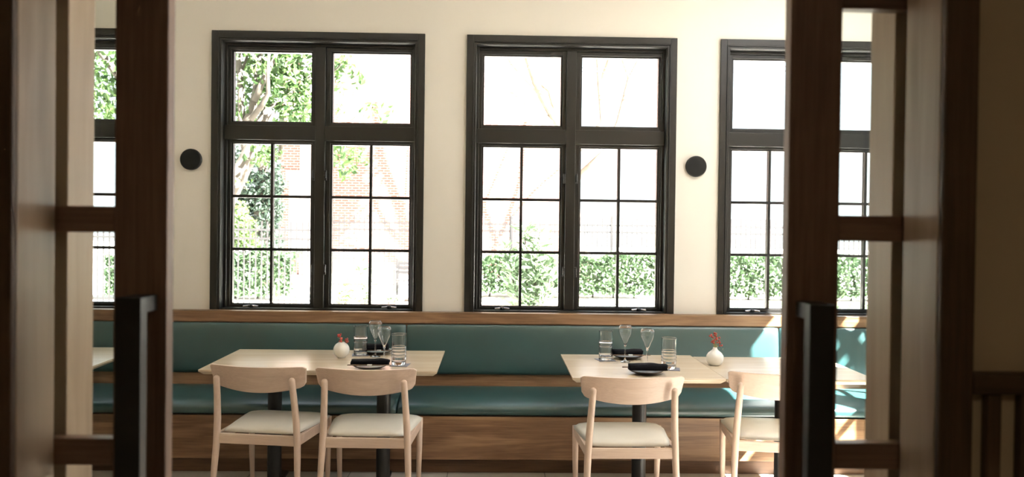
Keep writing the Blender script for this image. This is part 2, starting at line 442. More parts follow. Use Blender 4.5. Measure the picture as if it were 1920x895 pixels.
# ------------------------------------------------------------------ windows
def make_window(name):
    w = tag(empty(name), kind='structure')
    F = M_frame
    W_, H_ = WW, WH
    # casing with a bead step
    boxes('casing', [(0, .044, 0, .0195, 0, H_), (W_-.044, W_, 0, .0195, 0, H_), (.044, W_-.044, 0, .0195, H_-.044, H_),
                     (.044, .051, -.004, .0195, 0, H_-.044), (W_-.051, W_-.044, -.004, .0195, 0, H_-.044), (.051, W_-.051, -.004, .0195, H_-.051, H_-.044),
                     (.051, .066, .004, .0195, 0, H_-.051), (W_-.066, W_-.051, .004, .0195, 0, H_-.051), (.066, W_-.066, .004, .0195, H_-.066, H_-.051)], F, w, bevel=.002)
    # deep reveal boards
    boxes('frame', [(.0515, .068, .020, .15, 0, H_-.0515), (W_-.068, W_-.0515, .020, .15, 0, H_-.0515), (.068, W_-.068, .020, .15, H_-.068, H_-.0515),
                    (.068, W_-.068, .02, .15, .0005, .012),
                    (.068, .086, .074, .15, .012, H_-.068), (W_-.086, W_-.068, .074, .15, .012, H_-.068), (.086, W_-.086, .074, .15, H_-.088, H_-.068),
                    (.693, .760, .060, .15, .012, H_-.088),
                    (.068, .693, .060, .15, 1.172, 1.270), (.760, W_-.068, .060, .15, 1.172, 1.270)], F, w, bevel=.0025)
    Zb, Zt = .036, 1.146       # lower glass
    Ub, Ut = 1.303, 1.782      # upper glass
    for x0, x1, fx0, fx1 in ((.119, .655, .0865, .6925), (.804, 1.340, .7605, W_-.0865)):
        # fixed light above: stepped glazing frame
        sash = boxes('fixed_sash', [(fx0, x0-.012, .088, .148, 1.2705, H_-.0885), (x1+.012, fx1, .088, .148, 1.2705, H_-.0885),
                             (x0-.012, x1+.012, .088, .148, 1.2705, Ub-.010), (x0-.012, x1+.012, .088, .148, Ut+.010, H_-.0885),
                             (x0-.012, x0, .104, .148, Ub-.010, Ut+.010), (x1, x1+.012, .104, .148, Ub-.010, Ut+.010),
                             (x0, x1, .104, .148, Ub-.010, Ub), (x0, x1, .104, .148, Ut, Ut+.010)], F, w, bevel=.0015)
        boxes('pane', [(x0-.004, x1+.004, .120, .125, Ub-.004, Ut+.004)], M_pane, sash, bevel=0)
        cs = boxes('casement_sash', [(fx0, x0-.012, .092, .146, .0125, 1.1715), (x1+.012, fx1, .092, .146, .0125, 1.1715),
                             (x0-.012, x1+.012, .092, .146, .0125, Zb-.006), (x0-.012, x1+.012, .092, .146, Zt+.010, 1.1715),
                             (x0-.012, x0, .106, .146, Zb-.006, Zt+.010), (x1, x1+.012, .106, .146, Zb-.006, Zt+.010),
                             (x0, x1, .106, .146, Zb-.006, Zb), (x0, x1, .106, .146, Zt, Zt+.010)], F, w, bevel=.0015)
        boxes('pane', [(x0-.004, x1+.004, .120, .125, Zb-.004, Zt+.004)], M_pane, cs, bevel=0)
        xm = (x0+x1)/2
        mb = [(xm-.0095, xm+.0095, .104, .119, Zb, Zt), (xm-.0095, xm+.0095, .126, .141, Zb, Zt)]
        for z in (.413, .782):
            for ya, yb in ((.104, .119), (.126, .141)):
                mb += [(x0, xm-.0096, ya, yb, z-.0095, z+.0095), (xm+.0096, x1, ya, yb, z-.0095, z+.0095)]
        boxes('muntin', mb, F, cs, bevel=.001)
    # folding crank handles on the bottom rail
    for xc in (.262, 1.215):
        bm = bmesh.new()
        lathe(bm, [(0, .021), (.011, .021), (.014, .012), (.016, 0), (0, 0)], 16, (xc, .062, .012))
        cr = link('crank_handle', bm, M_black, w, smooth=True)
        for s in (-1, 1):
            bm = bmesh.new()
            a = [(s*.013, .050, .030), (s*.052, .046, .026), (s*.050, .046, .015), (s*.016, .050, .018)]
            vs = [bm.verts.new((xc+p[0], p[1], p[2])) for p in a] + [bm.verts.new((xc+p[0], p[1]+.012, p[2])) for p in a]
            for f in ((0, 1, 2, 3), (7, 6, 5, 4), (0, 4, 5, 1), (1, 5, 6, 2), (2, 6, 7, 3), (3, 7, 4, 0)): bm.faces.new([vs[i] for i in f])
            wi = link('crank_wing', bm, M_chrome, cr, bevel=.002)
            wi['label'] = 'silver folding wing'
    # latch keepers on the mullion
    for z in (.28, .93):
        for xa, s in ((.6925, -1), (.7605, 1)):
            X = sorted((xa, xa+s*.016))
            lk = boxes('latch', [(X[0], X[1], .050, .0595, z-.035, z+.035), (X[0]+.003, X[1]-.003, .040, .0495, z-.018, z+.024)], M_black, w, bevel=.002)
    return w
w0 = make_window('window_1')
w0.location = (WX[0], 5.50, Z0)
for i, x in enumerate(WX[1:]):
    c = copy_tree(w0); c.name = 'window_%d' % (i+2); c.location = (x, 5.50, Z0)
for i, y in enumerate(WYR):
    c = copy_tree(w0); c.name = 'window_%d' % (i+5)
    c.location = (XR-.02, y+WW, Z0); c.rotation_euler = (0, 0, -pi/2)

# round black wall discs between the windows
for x, lab in ((-2.072, 'round black wall disc left of the second window from the left'), (1.390, 'round black wall disc between the two rightmost windows')):
    d = tag(empty('wall_speaker', (x, YB-.0005, 1.961)), lab, 'speaker', 'round wall discs')
    bm = bmesh.new()
    lathe(bm, [(0, 0), (.070, 0), (.0725, .004), (.0725, .020), (.069, .024), (.066, .0245)], 48)
    o = link('housing', bm, M_black, d, smooth=False, bevel=0); o.rotation_euler = (pi/2, 0, 0)
    bm = bmesh.new()
    lathe(bm, [(0, .026), (.04, .0258), (.0655, .0248), (.0655, .018), (0, .018)], 48)
    o = link('grille', bm, M_disc, d, smooth=False); o.rotation_euler = (pi/2, 0, 0)

# ------------------------------------------------------------------ banquette
BX0, BX1 = -4.29, 3.19
bq = tag(empty('banquette', (0, 4.9, 0)), 'long teal upholstered banquette with oak base and ledge under the windows', 'bench')
def bb(n_, L, m, **k):
    L = [(a, b, c-4.9, d-4.9, e, f) for a, b, c, d, e, f in L]
    return boxes(n_, L, m, bq, **k)
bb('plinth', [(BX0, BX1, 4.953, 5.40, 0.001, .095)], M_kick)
bb('base_panel', [(BX0, BX1, 4.90, 5.41, .0955, .3605)], M_bench)
bb('backboard', [(BX0, BX1, 5.43, 5.515, .3615, .868)], M_bench)
bb('ledge', [(BX0, BX1, 5.415, 5.4985, .868, .940)], M_bench, bevel=.002)
SEAMS = [BX0, -3.12, -.585, 1.952, BX1]
for a, b in zip(SEAMS, SEAMS[1:]):
    # seat cushion, rounded front and crowned top
    for kind in ('seat', 'back'):
        bm = bmesh.new()
        nx = 14
        prof = []
        if kind == 'seat':
            pr = [(4.905, .3615), (4.893, .372), (4.889, .40), (4.892, .412), (4.901, .424), (4.93, .436), (5.00, .451), (5.10, .463), (5.22, .468), (5.34, .463), (5.41, .446), (5.4295, .425), (5.4295, .3615)]
        else:
            pr = [(5.4285, .524), (5.412, .523), (5.398, .53), (5.388, .56), (5.384, .65), (5.388, .74), (5.394, .81), (5.401, .85), (5.410, .864), (5.4285, .8675)]
        cy = sum(p[0] for p in pr)/len(pr); cz = sum(p[1] for p in pr)/len(pr)
        rings = []
        L = b-a
        xs = [0, .004, .014, .035, .08] + [.08+(L-.16)*k/10 for k in range(1, 10)] + [L-.08, L-.035, L-.014, L-.004, L]
        for x in xs:
            e = min(x, L-x)
            sh = .012*(1-min(1, e/.035))**2 + .006*(1-min(1, e/.08))
            ring = []
            for (y, z) in pr:
                yy, zz = y, z
                if kind == 'seat':
                    if y < 5.42: yy = y+sh*.9 if y < 5.0 else y
                    if z > .40: zz = z-sh
                else:
                    if y < 5.42: yy = min(5.427, y+sh)
                    if z > .80: zz = z-sh*.4
                ring.append(bm.verts.new((a+.0008+x*(L-.0016)/L, yy-4.9, zz)))
            rings.append(ring)
        for A, B in zip(rings, rings[1:]):
            for k in range(len(pr)): bm.faces.new((A[k], A[(k+1) % len(pr)], B[(k+1) % len(pr)], B[k]))
        bm.faces.new(rings[0]); bm.faces.new(rings[-1][::-1])
        o = link(kind+'_cushion', bm, M_teal, bq, smooth=True)
        wn_ = o.modifiers.new('sub', 'SUBSURF'); wn_.levels = 1; wn_.render_levels = 1
# ------------------------------------------------------------------ tables
def make_table(label, x0, x1, y0, y1, peds, rz=0, group=None):
    cx, cy = (x0+x1)/2, (y0+y1)/2
    t = tag(empty('dining_table', (cx, cy, 0), rz), label, 'table', group)
    hx, hy = (x1-x0)/2, (y1-y0)/2
    bm = bmesh.new()
    lv = [(0, .745), (0, .734), (.022, .716)]
    R_ = []
    for ins, z in lv:
        R_.append([bm.verts.new((sx*(hx-ins), sy*(hy-ins), z)) for sx, sy in ((-1, -1), (1, -1), (1, 1), (-1, 1))])
    bm.faces.new(R_[0]); bm.faces.new(R_[2][::-1])
    for A, B in zip(R_, R_[1:]):
        for k in range(4): bm.faces.new((A[k], A[(k+1) % 4], B[(k+1) % 4], B[k]))
    link('tabletop', bm, M_table, t, bevel=.0015)
    for p in peds:
        q = p-cx
        bm = bmesh.new(); lathe(bm, [(0, .03), (.040, .03), (.040, .7), (0, .7)], 32, (q, 0, 0))
        link('column', bm, M_black, t, smooth=False, bevel=0)
        for pp in t.children[-1].data.polygons: pp.use_smooth = abs(pp.normal.z) < .5
        boxes('mounting_plate', [(q-.13, q+.13, -.13, .13, .7005, .7155)], M_black, t, bevel=.002)
        bm = bmesh.new()
        for a in (0, 90, 180, 270):
            d = Vector((cos(radians(a)), sin(radians(a)), 0))
            n_ = Vector((-d.y, d.x, 0))
            P = []
            for rr, hw, zt in ((.02, .032, .034), (.25, .022, .020)):
                for sgn in (-1, 1):
                    for z in (.008, zt):
                        P.append(bm.verts.new(d*rr + n_*hw*sgn + Vector((q, 0, z))))
            # P: in-,in-top,in+,in+top,out-...
            for f in ((0, 1, 3, 2), (4, 6, 7, 5), (0, 4, 5, 1), (2, 3, 7, 6), (0, 2, 6, 4), (1, 5, 7, 3)): bm.faces.new([P[i] for i in f])
        bs = link('base', bm, M_black, t, bevel=.002)
        for a in (0, 90, 180, 270):
            bm = bmesh.new()
            lathe(bm, [(0, 0.0005), (.017, 0.0005), (.019, .006), (.010, .0078), (0, .0078)], 16, (q+.23*cos(radians(a)), .23*sin(radians(a)), 0))
            link('glide', bm, M_black, bs, smooth=True)
    return t
make_table('long pale wood table on two black columns, two chairs tucked in', -1.578, -.300, 4.315, 5.02, (-1.262, -.632))
make_table('pale wood table under two place settings with one chair tucked in', .420, 1.226, 4.165, 4.93, (.842,))
make_table('pale wood table at right in the sun, partly behind the sliding door', 1.2285, 2.035, 4.165, 4.878, (1.655,))
make_table('pale wood table glimpsed at far left through the left door glass', -3.02, -2.185, 4.30, 5.04, (-2.6,), radians(2))

# ------------------------------------------------------------------ chairs
def make_chair():
    r = empty('dining_chair')
    # front legs
    for s in (-1, 1):
        bm = bmesh.new()
        tube(bm, [(s*.222, .205, .001), (s*.226, .200, .25), (s*.228, .196, .446)], [.0115, .0155, .0175], 16)
        link('front_leg', bm, M_chairleg, r, smooth=True)
    # rear legs rise to carry the backrest
    for s in (-1, 1):
        bm = bmesh.new()
        tube(bm, [(s*.236, -.285, .001), (s*.226, -.255, .2), (s*.2175, -.236, .40), (s*.212, -.240, .52), (s*.2055, -.258, .64), (s*.201, -.276, .735)],
             [.0115, .015, .0180, .0178, .0170, .0165], 18, dome=True)
        link('rear_leg', bm, M_chairleg, r, smooth=True)
    # apron
    bm = bmesh.new()
    zt, zb = .443, .392
    def slab(pts, th):
        A = Vector(pts[0]); B = Vector(pts[1]); d = (B-A).normalized(); n_ = Vector((-d.y, d.x, 0))*th/2
        v = [bm.verts.new((p.x, p.y, z)) for p in (A-n_, B-n_, B+n_, A+n_) for z in (zb, zt)]
        for f in ((0, 2, 3, 1), (2, 4, 5, 3), (4, 6, 7, 5), (6, 0, 1, 7), (1, 3, 5, 7), (0, 6, 4, 2)): bm.faces.new([v[i] for i in f])
    slab(((-.205, -.234, 0), (.205, -.234, 0)), .022)
    slab(((-.214, .198, 0), (.214, .198, 0)), .020)
    for s in (-1, 1): slab(((s*.216, -.222, 0), (s*.228, .186, 0)), .020)
    link('apron', bm, M_chair, r, bevel=.003)
    # upholstered seat
    bm = bmesh.new()
    n = 16
    def hw(v): return .199 + (.245-.199)*min(1, (v+.218)/.35)**.8 if v > -.218 else .199
    top = {}; bot = {}
    for i in range(n+1):
        for j in range(n+1):
            u = -1+2*i/n; v = -1+2*j/n
            # squircle rounding of the corners
            uu = u*sqrt(1-.10*v*v*abs(v)**4) ; vv = v*sqrt(1-.10*u*u*abs(u)**4)
            y = .002+vv*.219
            x = uu*hw(y)
            e = (1-abs(u)**5)*(1-abs(v)**5)
            z = .447 + .029*max(0, e)**.5
            top[i, j] = bm.verts.new((x, y, z))
            if i in (0, n) or j in (0, n): bot[i, j] = bm.verts.new((x*.97, .002+(y-.002)*.97, .4435))
    for i in range(n):
        for j in range(n): bm.faces.new((top[i, j], top[i+1, j], top[i+1, j+1], top[i, j+1]))
    loop = [(i, 0) for i in range(n)]+[(n, j) for j in range(n)]+[(n-i, n) for i in range(n)]+[(0, n-j) for j in range(n)]
    for a, b in zip(loop, loop[1:]+loop[:1]): bm.faces.new((bot[a], bot[b], top[b], top[a]))
    bm.faces.new([bot[a] for a in loop][::-1])
    link('seat', bm, M_seat, r, smooth=True)
    # curved backrest, lower edge bowed down, rounded lower corners
    bm = bmesh.new()
    nx, nz = 36, 10
    G = {}
    zt_ = .800
    for k, side in enumerate((-1, 1)):
        for i in range(nx+1):
            for j in range(nz+1):
                u = -1+2*i/nx; v = j/nz
                zb_ = .694 - .034*(1-u*u) + .022*max(0, (abs(u)-.90)/.10)**2
                zt2 = zt_ - .010*max(0, (abs(u)-.93)/.07)**2 + .003*(u*u)
                z = zb_ + (zt2-zb_)*v
                x = u*(.259 - .010*(1-v))
                yc = -.262 + .052*u*u - .034*(z-.70)/.1 + .012
                G[k, i, j] = bm.verts.new((x, yc + side*.0085, z))
    for i in range(nx):
        for j in range(nz):
            bm.faces.new((G[0, i, j], G[0, i+1, j], G[0, i+1, j+1], G[0, i, j+1]))
            bm.faces.new((G[1, i, j], G[1, i, j+1], G[1, i+1, j+1], G[1, i+1, j]))
    for i in range(nx):
        bm.faces.new((G[0, i, nz], G[0, i+1, nz], G[1, i+1, nz], G[1, i, nz]))
        bm.faces.new((G[0, i, 0], G[1, i, 0], G[1, i+1, 0], G[0, i+1, 0]))
    for j in range(nz):
        bm.faces.new((G[0, 0, j], G[0, 0, j+1], G[1, 0, j+1], G[1, 0, j]))
        bm.faces.new((G[0, nx, j], G[1, nx, j], G[1, nx, j+1], G[0, nx, j+1]))
    o = link('backrest', bm, M_chair, r, bevel=.003, seg=3)
    for p in o.data.polygons: p.use_smooth = abs(p.normal.y) > .7
    return r
ch = make_chair()
SPOTS = [(-1.178, 4.375, -8, 'pale wood chair with cream seat, leftmost at the long table'),
         (-.640, 4.325, -1.5, 'pale wood chair with cream seat, beside the leftmost and nearest the middle of the room'),
         (.689, 4.165, 1, 'pale wood chair with cream seat at the table with black napkins, seen whole'),
         (1.508, 4.285, -9, 'pale wood chair with cream seat, cut off by the right sliding door'),
         (-2.50, 4.33, 35, 'pale wood chair of which only a leg shows under the left door rail')]
for i, (x, y, a, lab) in enumerate(SPOTS):
    c = ch if i == 0 else copy_tree(ch)
    c.location = (x, y, 0); c.rotation_euler = (0, 0, radians(a))
    tag(c, lab, 'chair', 'dining chairs')

# ------------------------------------------------------------------ table ware
TZ = .7455
def make_tumbler(cut):
    bm = bmesh.new()
    outer = [(0, 0), (.037, 0), (.0405, .004), (.0405, .007), (.0405, .04), (.0405, .074), (.0405, .076), (.0432, .0785), (.0405, .081), (.0405, .1065), (.0432, .109), (.0405, .1115), (.0405, .1135), (.0408, .14), (.0411, .168), (.0412, .172), (.0405, .1735)]
    if cut: outer = [(0, 0), (.037, 0), (.0405, .004)] + sum([[(.0405, z-.0025), (.0418, z), (.0405, z+.0025)] for z in (.045, .063, .081, .099)], []) + [(.0405, .104), (.0408, .14), (.0411, .168), (.0412, .172), (.0405, .1735)]
    inner = [(.0396, .1725), (.0393, .170), (.0391, .165), (.0388, .14), (.0383, .11), (.0380, .06), (.0379, .032), (.0376, .027), (.036, .0225), (.030, .0185), (.022, .0172), (0, .017)]
    rf = (lambda r, z, a: r*(1+(.02*abs(sin(6*a)) if .03 < z < .105 and r > .0395 else 0))) if cut else None
    lathe(bm, outer+inner, 72, rf=rf)
    return bm
PT = make_tumbler(False); PC = make_tumbler(True)
tum_me = {}
for cut, lab_, spots in ((False, None, [(-.797, 4.835, 'ridged highball tumbler at the back of the long table'), (.671, 4.735, 'ridged highball tumbler at the back left of the place settings table')]),
                         (True, None, [(-.528, 4.505, 'cut glass tumbler nearest the front right of the long table'), (.985, 4.445, 'cut glass tumbler beside the front black napkin, right of the wine glasses')])):
    o0 = link('tumbler', PC if cut else PT, M_glass, smooth=True)
    for i, (x, y, lab) in enumerate(spots):
        o = o0 if i == 0 else o0.copy()
        if i: C.objects.link(o)
        o.location = (x, y, TZ+.0022); tag(o, lab, 'glass', 'water tumblers')
def wine_prof():
    o = [(0, 0), (.031, 0), (.0318, .0010), (.030, .0018), (.020, .0040), (.009, .008), (.0045, .016), (.0037, .03), (.0036, .05), (.0036, .075), (.0042, .088), (.0065, .099), (.0105, .110), (.0160, .123), (.0222, .138), (.0295, .152), (.0352, .167), (.0388, .181), (.0395, .192), (.0380, .203), (.0340, .2115), (.0295, .2155), (.0283, .2158)]
    i = [(.0277, .2154), (.0286, .2146), (.0330, .2104), (.0370, .2022), (.0385, .192), (.0378, .1812), (.0342, .1675), (.0285, .1526), (.0212, .1388), (.0150, .1240), (.0094, .1112), (.005, .1015), (.0022, .0985), (0, .098)]
    return o+i
bm = bmesh.new(); lathe(bm, wine_prof(), 56)
w_0 = link('wine_glass', bm, M_glass, smooth=True)
for i, (x, y, lab) in enumerate([(-.700, 4.775, 'tulip wine glass on the long table, rear one of the pair'), (-.612, 4.520, 'tulip wine glass on the long table, front one beside the cut tumbler'),
                                 (.776, 4.668, 'tulip wine glass beside the rear place setting'), (.876, 4.512, 'tulip wine glass behind the front black napkin')]):
    o = w_0 if i == 0 else w_0.copy()
    if i: C.objects.link(o)
    o.location = (x, y, TZ); tag(o, lab, 'wine glass', 'tulip wine glasses')
# coasters
bm = bmesh.new(); box(bm, -.05, .05, -.05, .05, 0, .002)
c0 = link('coaster', bm, M_coaster, bevel=.0006)
for i, (x, y, a, lab) in enumerate([(-.797, 4.835, 8, 'thin square coaster under the rear tumbler of the long table'), (-.520, 4.500, -6, 'thin square coaster under the cut tumbler of the long table'),
                                 (.668, 4.730, 12, 'thin square coaster under the ridged tumbler left of the place settings'), (.995, 4.440, -12, 'thin square coaster under the cut tumbler right of the place settings')]):
    o = c0 if i == 0 else c0.copy()
    if i: C.objects.link(o)
    o.location = (x, y, TZ-.0003); o.rotation_euler = (0, 0, radians(a)); tag(o, lab, 'coaster', 'square coasters')
# plates
bm = bmesh.new()
lathe(bm, [(0, 0), (.048, 0), (.055, .003), (.082, .013), (.094, .0195), (.0955, .0215), (.0925, .0215), (.080, .0155), (.054, .0065), (0, .006)], 56)
p0 = link('plate', bm, M_plate, smooth=True)
PL = [(-.671, 4.385, 'dark plate at the front of the long table'), (-.705, 4.895, 'dark plate at the back of the long table behind the wine glasses'),
      (.830, 4.300, 'dark plate at the front of the place settings table'), (.815, 4.800, 'dark plate at the back of the place settings table')]
for i, (x, y, lab) in enumerate(PL):
    o = p0 if i == 0 else p0.copy()
    if i: C.objects.link(o)
    o.location = (x, y, TZ); tag(o, lab, 'plate', 'dark stoneware plates')
# napkins: folded rolls with a soft irregular surface
from mathutils import noise
def make_napkin(L, wd, ht, seed):
    bm = bmesh.new(); nx, na = 28, 20
    R_ = []
    for i in range(nx+1):
        x = -L/2+L*i/nx
        ring = []
        for k in range(na):
            a = 2*pi*k/na
            cx_, sx_ = cos(a), sin(a)
            y = wd/2*math.copysign(abs(cx_)**.55, cx_); z = ht/2*math.copysign(abs(sx_)**.6, sx_)
            nz = noise.noise(Vector((x*18+seed, y*26, z*40)))*.0035
            e = 1-.08*max(0, abs(2*x/L)-.93)/.07
            if z > -ht*.3: z += nz + .002*sin(x*30+seed)
            ring.append(bm.verts.new((x+ (.003*sin(a*3+seed) if i in (0, nx) else 0), y*e+nz*.5, z*e+ht/2)))
        R_.append(ring)
    for A, B in zip(R_, R_[1:]):
        for k in range(na): bm.faces.new((A[k], A[(k+1) % na], B[(k+1) % na], B[k]))
    bm.faces.new(R_[0]); bm.faces.new(R_[-1][::-1])
    return bm
NP = [(-.671, 4.400, .204, .062, .030, 0, 'black folded napkin on the front plate of the long table'),
      (-.715, 4.905, .150, .06, .040, 0, 'black folded napkin on the rear plate of the long table, behind the glasses'),
      (.838, 4.295, .204, .075, .036, -3, 'black crumpled napkin on the front plate of the place settings table'),
      (.815, 4.815, .178, .06, .032, -1, 'black folded napkin on the rear plate, right of the ridged tumbler')]
for i, (x, y, L, wd, ht, a, lab) in enumerate(NP):
    o = link('napkin', make_napkin(L, wd, ht, 3.7*i+1), M_napkin, smooth=True)
    o.location = (x, y, TZ+.0195); o.rotation_euler = (0, 0, radians(a)); tag(o, lab, 'napkin', 'black napkins')
# chopsticks with a paper band, resting on the plate rims
bm = bmesh.new()
for dy in (-.0035, .0035):
    tube(bm, [(-.125, dy, .0025), (.125, dy*.7, .0025)], [.0028, .0018], 8)
def chopsticks(x, y, a, lab):
    t = tag(empty('chopsticks', (x, y, TZ+.0215), radians(a)), lab, 'chopsticks', 'chopstick pairs')
    for dy in (-.0035, .0035):
        bm = bmesh.new(); tube(bm, [(-.120, dy, .0028), (.120, dy*.8, .0028)], [.0028, .0020], 10)
        link('stick', bm, M_stick, t, smooth=True)
    o = boxes('paper_band', [(-.013, .013, -.0072, .0072, -.0008, .0064)], M_paper, t, bevel=.001)
bm.free()
chopsticks(-.668, 4.352, 0, 'pair of chopsticks across the front plate of the long table')
chopsticks(-.690, 4.858, 0, 'pair of chopsticks across the rear plate of the long table')
chopsticks(.830, 4.355, -1.5, 'pair of chopsticks behind the crumpled front napkin')
chopsticks(.825, 4.765, 0, 'pair of chopsticks in front of the rear napkin')

# bud vases with berries
def vase(x, y, prof, lab):
    bm = bmesh.new(); lathe(bm, prof, 40)
    t = link('bud_vase', bm, M_china, smooth=True); t.location = (x, y, TZ)
    tag(t, lab, 'vase', 'white bud vases')
def sphere(bm, c, r, n=8):
    lathe(bm, [(0, -r)]+[(r*cos(radians(a)), r*sin(radians(a))) for a in (-60, -30, 0, 30, 60)]+[(0, r)], n, c)
r = .0475
pr1 = [(0, 0), (.022, 0)]+[(r*cos(radians(a)), .0455+r*sin(radians(a))) for a in range(-62, 68, 10)]+[(.0165, .0905), (.0165, .0925), (.014, .0925), (.014, .085), (0, .06)]
vase(-.893, 4.735, pr1, 'round white bud vase on the long table')
pr2 = [(0, 0), (.026, 0), (.036, .006), (.046, .022), (.0505, .040), (.048, .056), (.038, .071), (.026, .081), (.016, .089), (.0125, .097), (.0122, .103), (.0095, .103), (.0095, .085), (0, .06)]
vase(1.283, 4.585, pr2, 'gourd-shaped white bud vase near the seam of the two right tables')
def sprig(x, y, z, tips, lab):
    t = tag(empty('berry_sprig', (x, y, z)), lab, 'flowers', 'red berry sprigs')
    bs = bmesh.new(); bl = bmesh.new(); nb = 0
    rnd = random.Random(int(abs(x)*1000))
    for (dx, dy, dz, n) in tips:
        tube(bs, [(0, 0, -.045), (dx*.35, dy*.35, .012), (dx, dy, dz)], [.0013, .0012, .0008], 6)
        for k in range(n):
            p = Vector((dx, dy, dz)) + Vector((rnd.uniform(-.011, .011), rnd.uniform(-.011, .011), rnd.uniform(-.012, .010)))
            bb_ = bmesh.new(); rr = rnd.uniform(.0045, .0062)
            sphere(bb_, p, rr, 10)
            for q in range(1):
                pass
            o = link('berry', bb_, M_berry, t, smooth=True)
        for k in range(max(4, n)):
            a = rnd.uniform(0, 2*pi); p = Vector((dx, dy, dz-.010)) + Vector((rnd.uniform(-.010, .010), rnd.uniform(-.01, .01), rnd.uniform(-.014, .008)))
            d = Vector((cos(a), sin(a), rnd.uniform(-.2, .5))).normalized()*.012
            s_ = d.cross(Vector((0, 0, 1))).normalized()*.0038
            v = [bl.verts.new(p), bl.verts.new(p+d*.5+s_), bl.verts.new(p+d), bl.verts.new(p+d*.5-s_)]
            bl.faces.new(v)
    link('stem', bs, M_sprig, t, smooth=True)
    o = link('leaf_cluster', bl, M_sprig, t); o['kind'] = 'stuff'
sprig(-.893, 4.735, TZ+.088, [(-.014, 0, .040, 8), (-.008, -.006, .018, 7), (.034, 0, .016, 6), (.016, .008, .008, 3)], 'red berry sprig in the round white vase on the long table')
sprig(1.283, 4.585, TZ+.100, [(-.022, 0, .068, 5), (-.002, .005, .082, 6), (.014, 0, .064, 6), (-.010, -.005, .040, 8), (.022, 0, .034, 5), (.036, 0, .008, 3), (.002, 0, .058, 5)], 'tall red berry sprig in the gourd-shaped white vase')

# ------------------------------------------------------------------ outside
struct(boxes('ground', [(-40, 40, YB+.17, 60, -.12, -.02), (XR+.17, 40, -20, YB+.17, -.12, -.02)], M_pave, bevel=0))
struct(boxes('ground_bed', [(-1.8, 8, 16.15, 16.85, -.0195, .0)], M_mulch, bevel=0))

def leaves(bm, pts, size, rnd, aspect=.55, up_=0.0):
    for p in pts:
        d = Vector((rnd.gauss(0, 1), rnd.gauss(0, 1), rnd.gauss(0, 1)-up_)).normalized()
        s = d.cross(Vector((rnd.gauss(0, 1), rnd.gauss(0, 1), rnd.gauss(0, 1)))).normalized()
        L = size*rnd.uniform(.6, 1.25)
        n_ = d.cross(s)*L*.10
        v = [bm.verts.new(p-d*L*.5), bm.verts.new(p+s*L*aspect*.5+n_), bm.verts.new(p+d*L*.5), bm.verts.new(p-s*L*aspect*.5+n_)]
        bm.faces.new(v)
def clump(c, rad, n, rnd, shell=.5):
    out = []
    for _ in range(n):
        d = Vector((rnd.gauss(0, 1), rnd.gauss(0, 1), rnd.gauss(0, 1))).normalized()
        q = (shell+(1-shell)*rnd.random())**.6
        out.append(Vector((c[0]+d.x*rad[0]*q, c[1]+d.y*rad[1]*q, c[2]+d.z*rad[2]*q)))
    return out

# near tree with forked limbs in the second window
rnd = random.Random(5)
tr = tag(empty('broadleaf_tree', (-3.3, 9.2, 0)), 'leafy tree with forked pale limbs filling the upper left panes', 'tree')
def rel(p): return p-Vector((-3.3, 9.2, 0))
bm = bmesh.new()
def limb(L, Y, r0, r1):
    P = [rel(at(x, y, Y-.25+dy)) for x, y, dy in L]
    k = len(P)
    tube(bm, P, [.72*(r0+(r1-r0)*i/(k-1)) for i in range(k)], 10)
limb([(372, 620, 0), (388, 500, 0), (408, 410, 0), (440, 345, 0), (463, 300, 0), (478, 268, 0), (490, 235, 0), (507, 205, 0)], 9.2, .17, .10)
limb([(463, 300, 0), (458, 262, 0), (453, 225, 0), (452, 180, 0), (449, 130, 0), (446, 70, 0), (440, 0, 0)], 9.2, .07, .035)
limb([(450, 140, 0), (462, 110, .1), (472, 70, .2)], 9.2, .025, .015)
limb([(455, 240, 0), (472, 212, 0), (480, 170, 0), (483, 130, .1), (488, 95, .1), (495, 40, .2)], 9.2, .075, .03)
limb([(478, 190, 0), (490, 158, 0), (503, 132, 0), (515, 110, 0), (530, 60, 0)], 9.1, .055, .025)
limb([(470, 225, 0), (492, 196, 0), (503, 175, -.1), (502, 140, -.1), (505, 90, -.2)], 9.0, .05, .02)
limb([(470, 250, 0), (500, 205, 0), (535, 185, 0), (560, 160, .3), (600, 130, .4)], 9.2, .04, .015)
limb([(526, 300, 0), (528, 240, 0), (527, 212, 0), (538, 190, 0), (548, 160, .2), (560, 110, .3)], 9.6, .04, .02)
limb([(560, 250, 0), (562, 210, 0), (580, 190, 0), (610, 150, 0), (640, 120, 0)], 9.6, .03, .012)
limb([(600, 130, 0), (640, 200, 0), (660, 225, 0), (690, 195, 0)], 9.6, .012, .006)
limb([(408, 410, 0), (350, 300, 0), (250, 180, 0), (190, 100, 0), (150, 0, 0)], 9.2, .09, .04)
limb([(440, 0, 0), (480, -60, 0), (560, -80, .5), (640, -60, .8)], 9.2, .05, .02)
link('trunk', bm, M_trunk, tr, smooth=True)
bm = bmesh.new()
def fol(x, y, Y, rx, rz, n, size=.10):
    c = rel(at(x, y, Y)); leaves(bm, clump(c, (rx, .55, rz), n, rnd, .1), size, rnd, .6, .4)
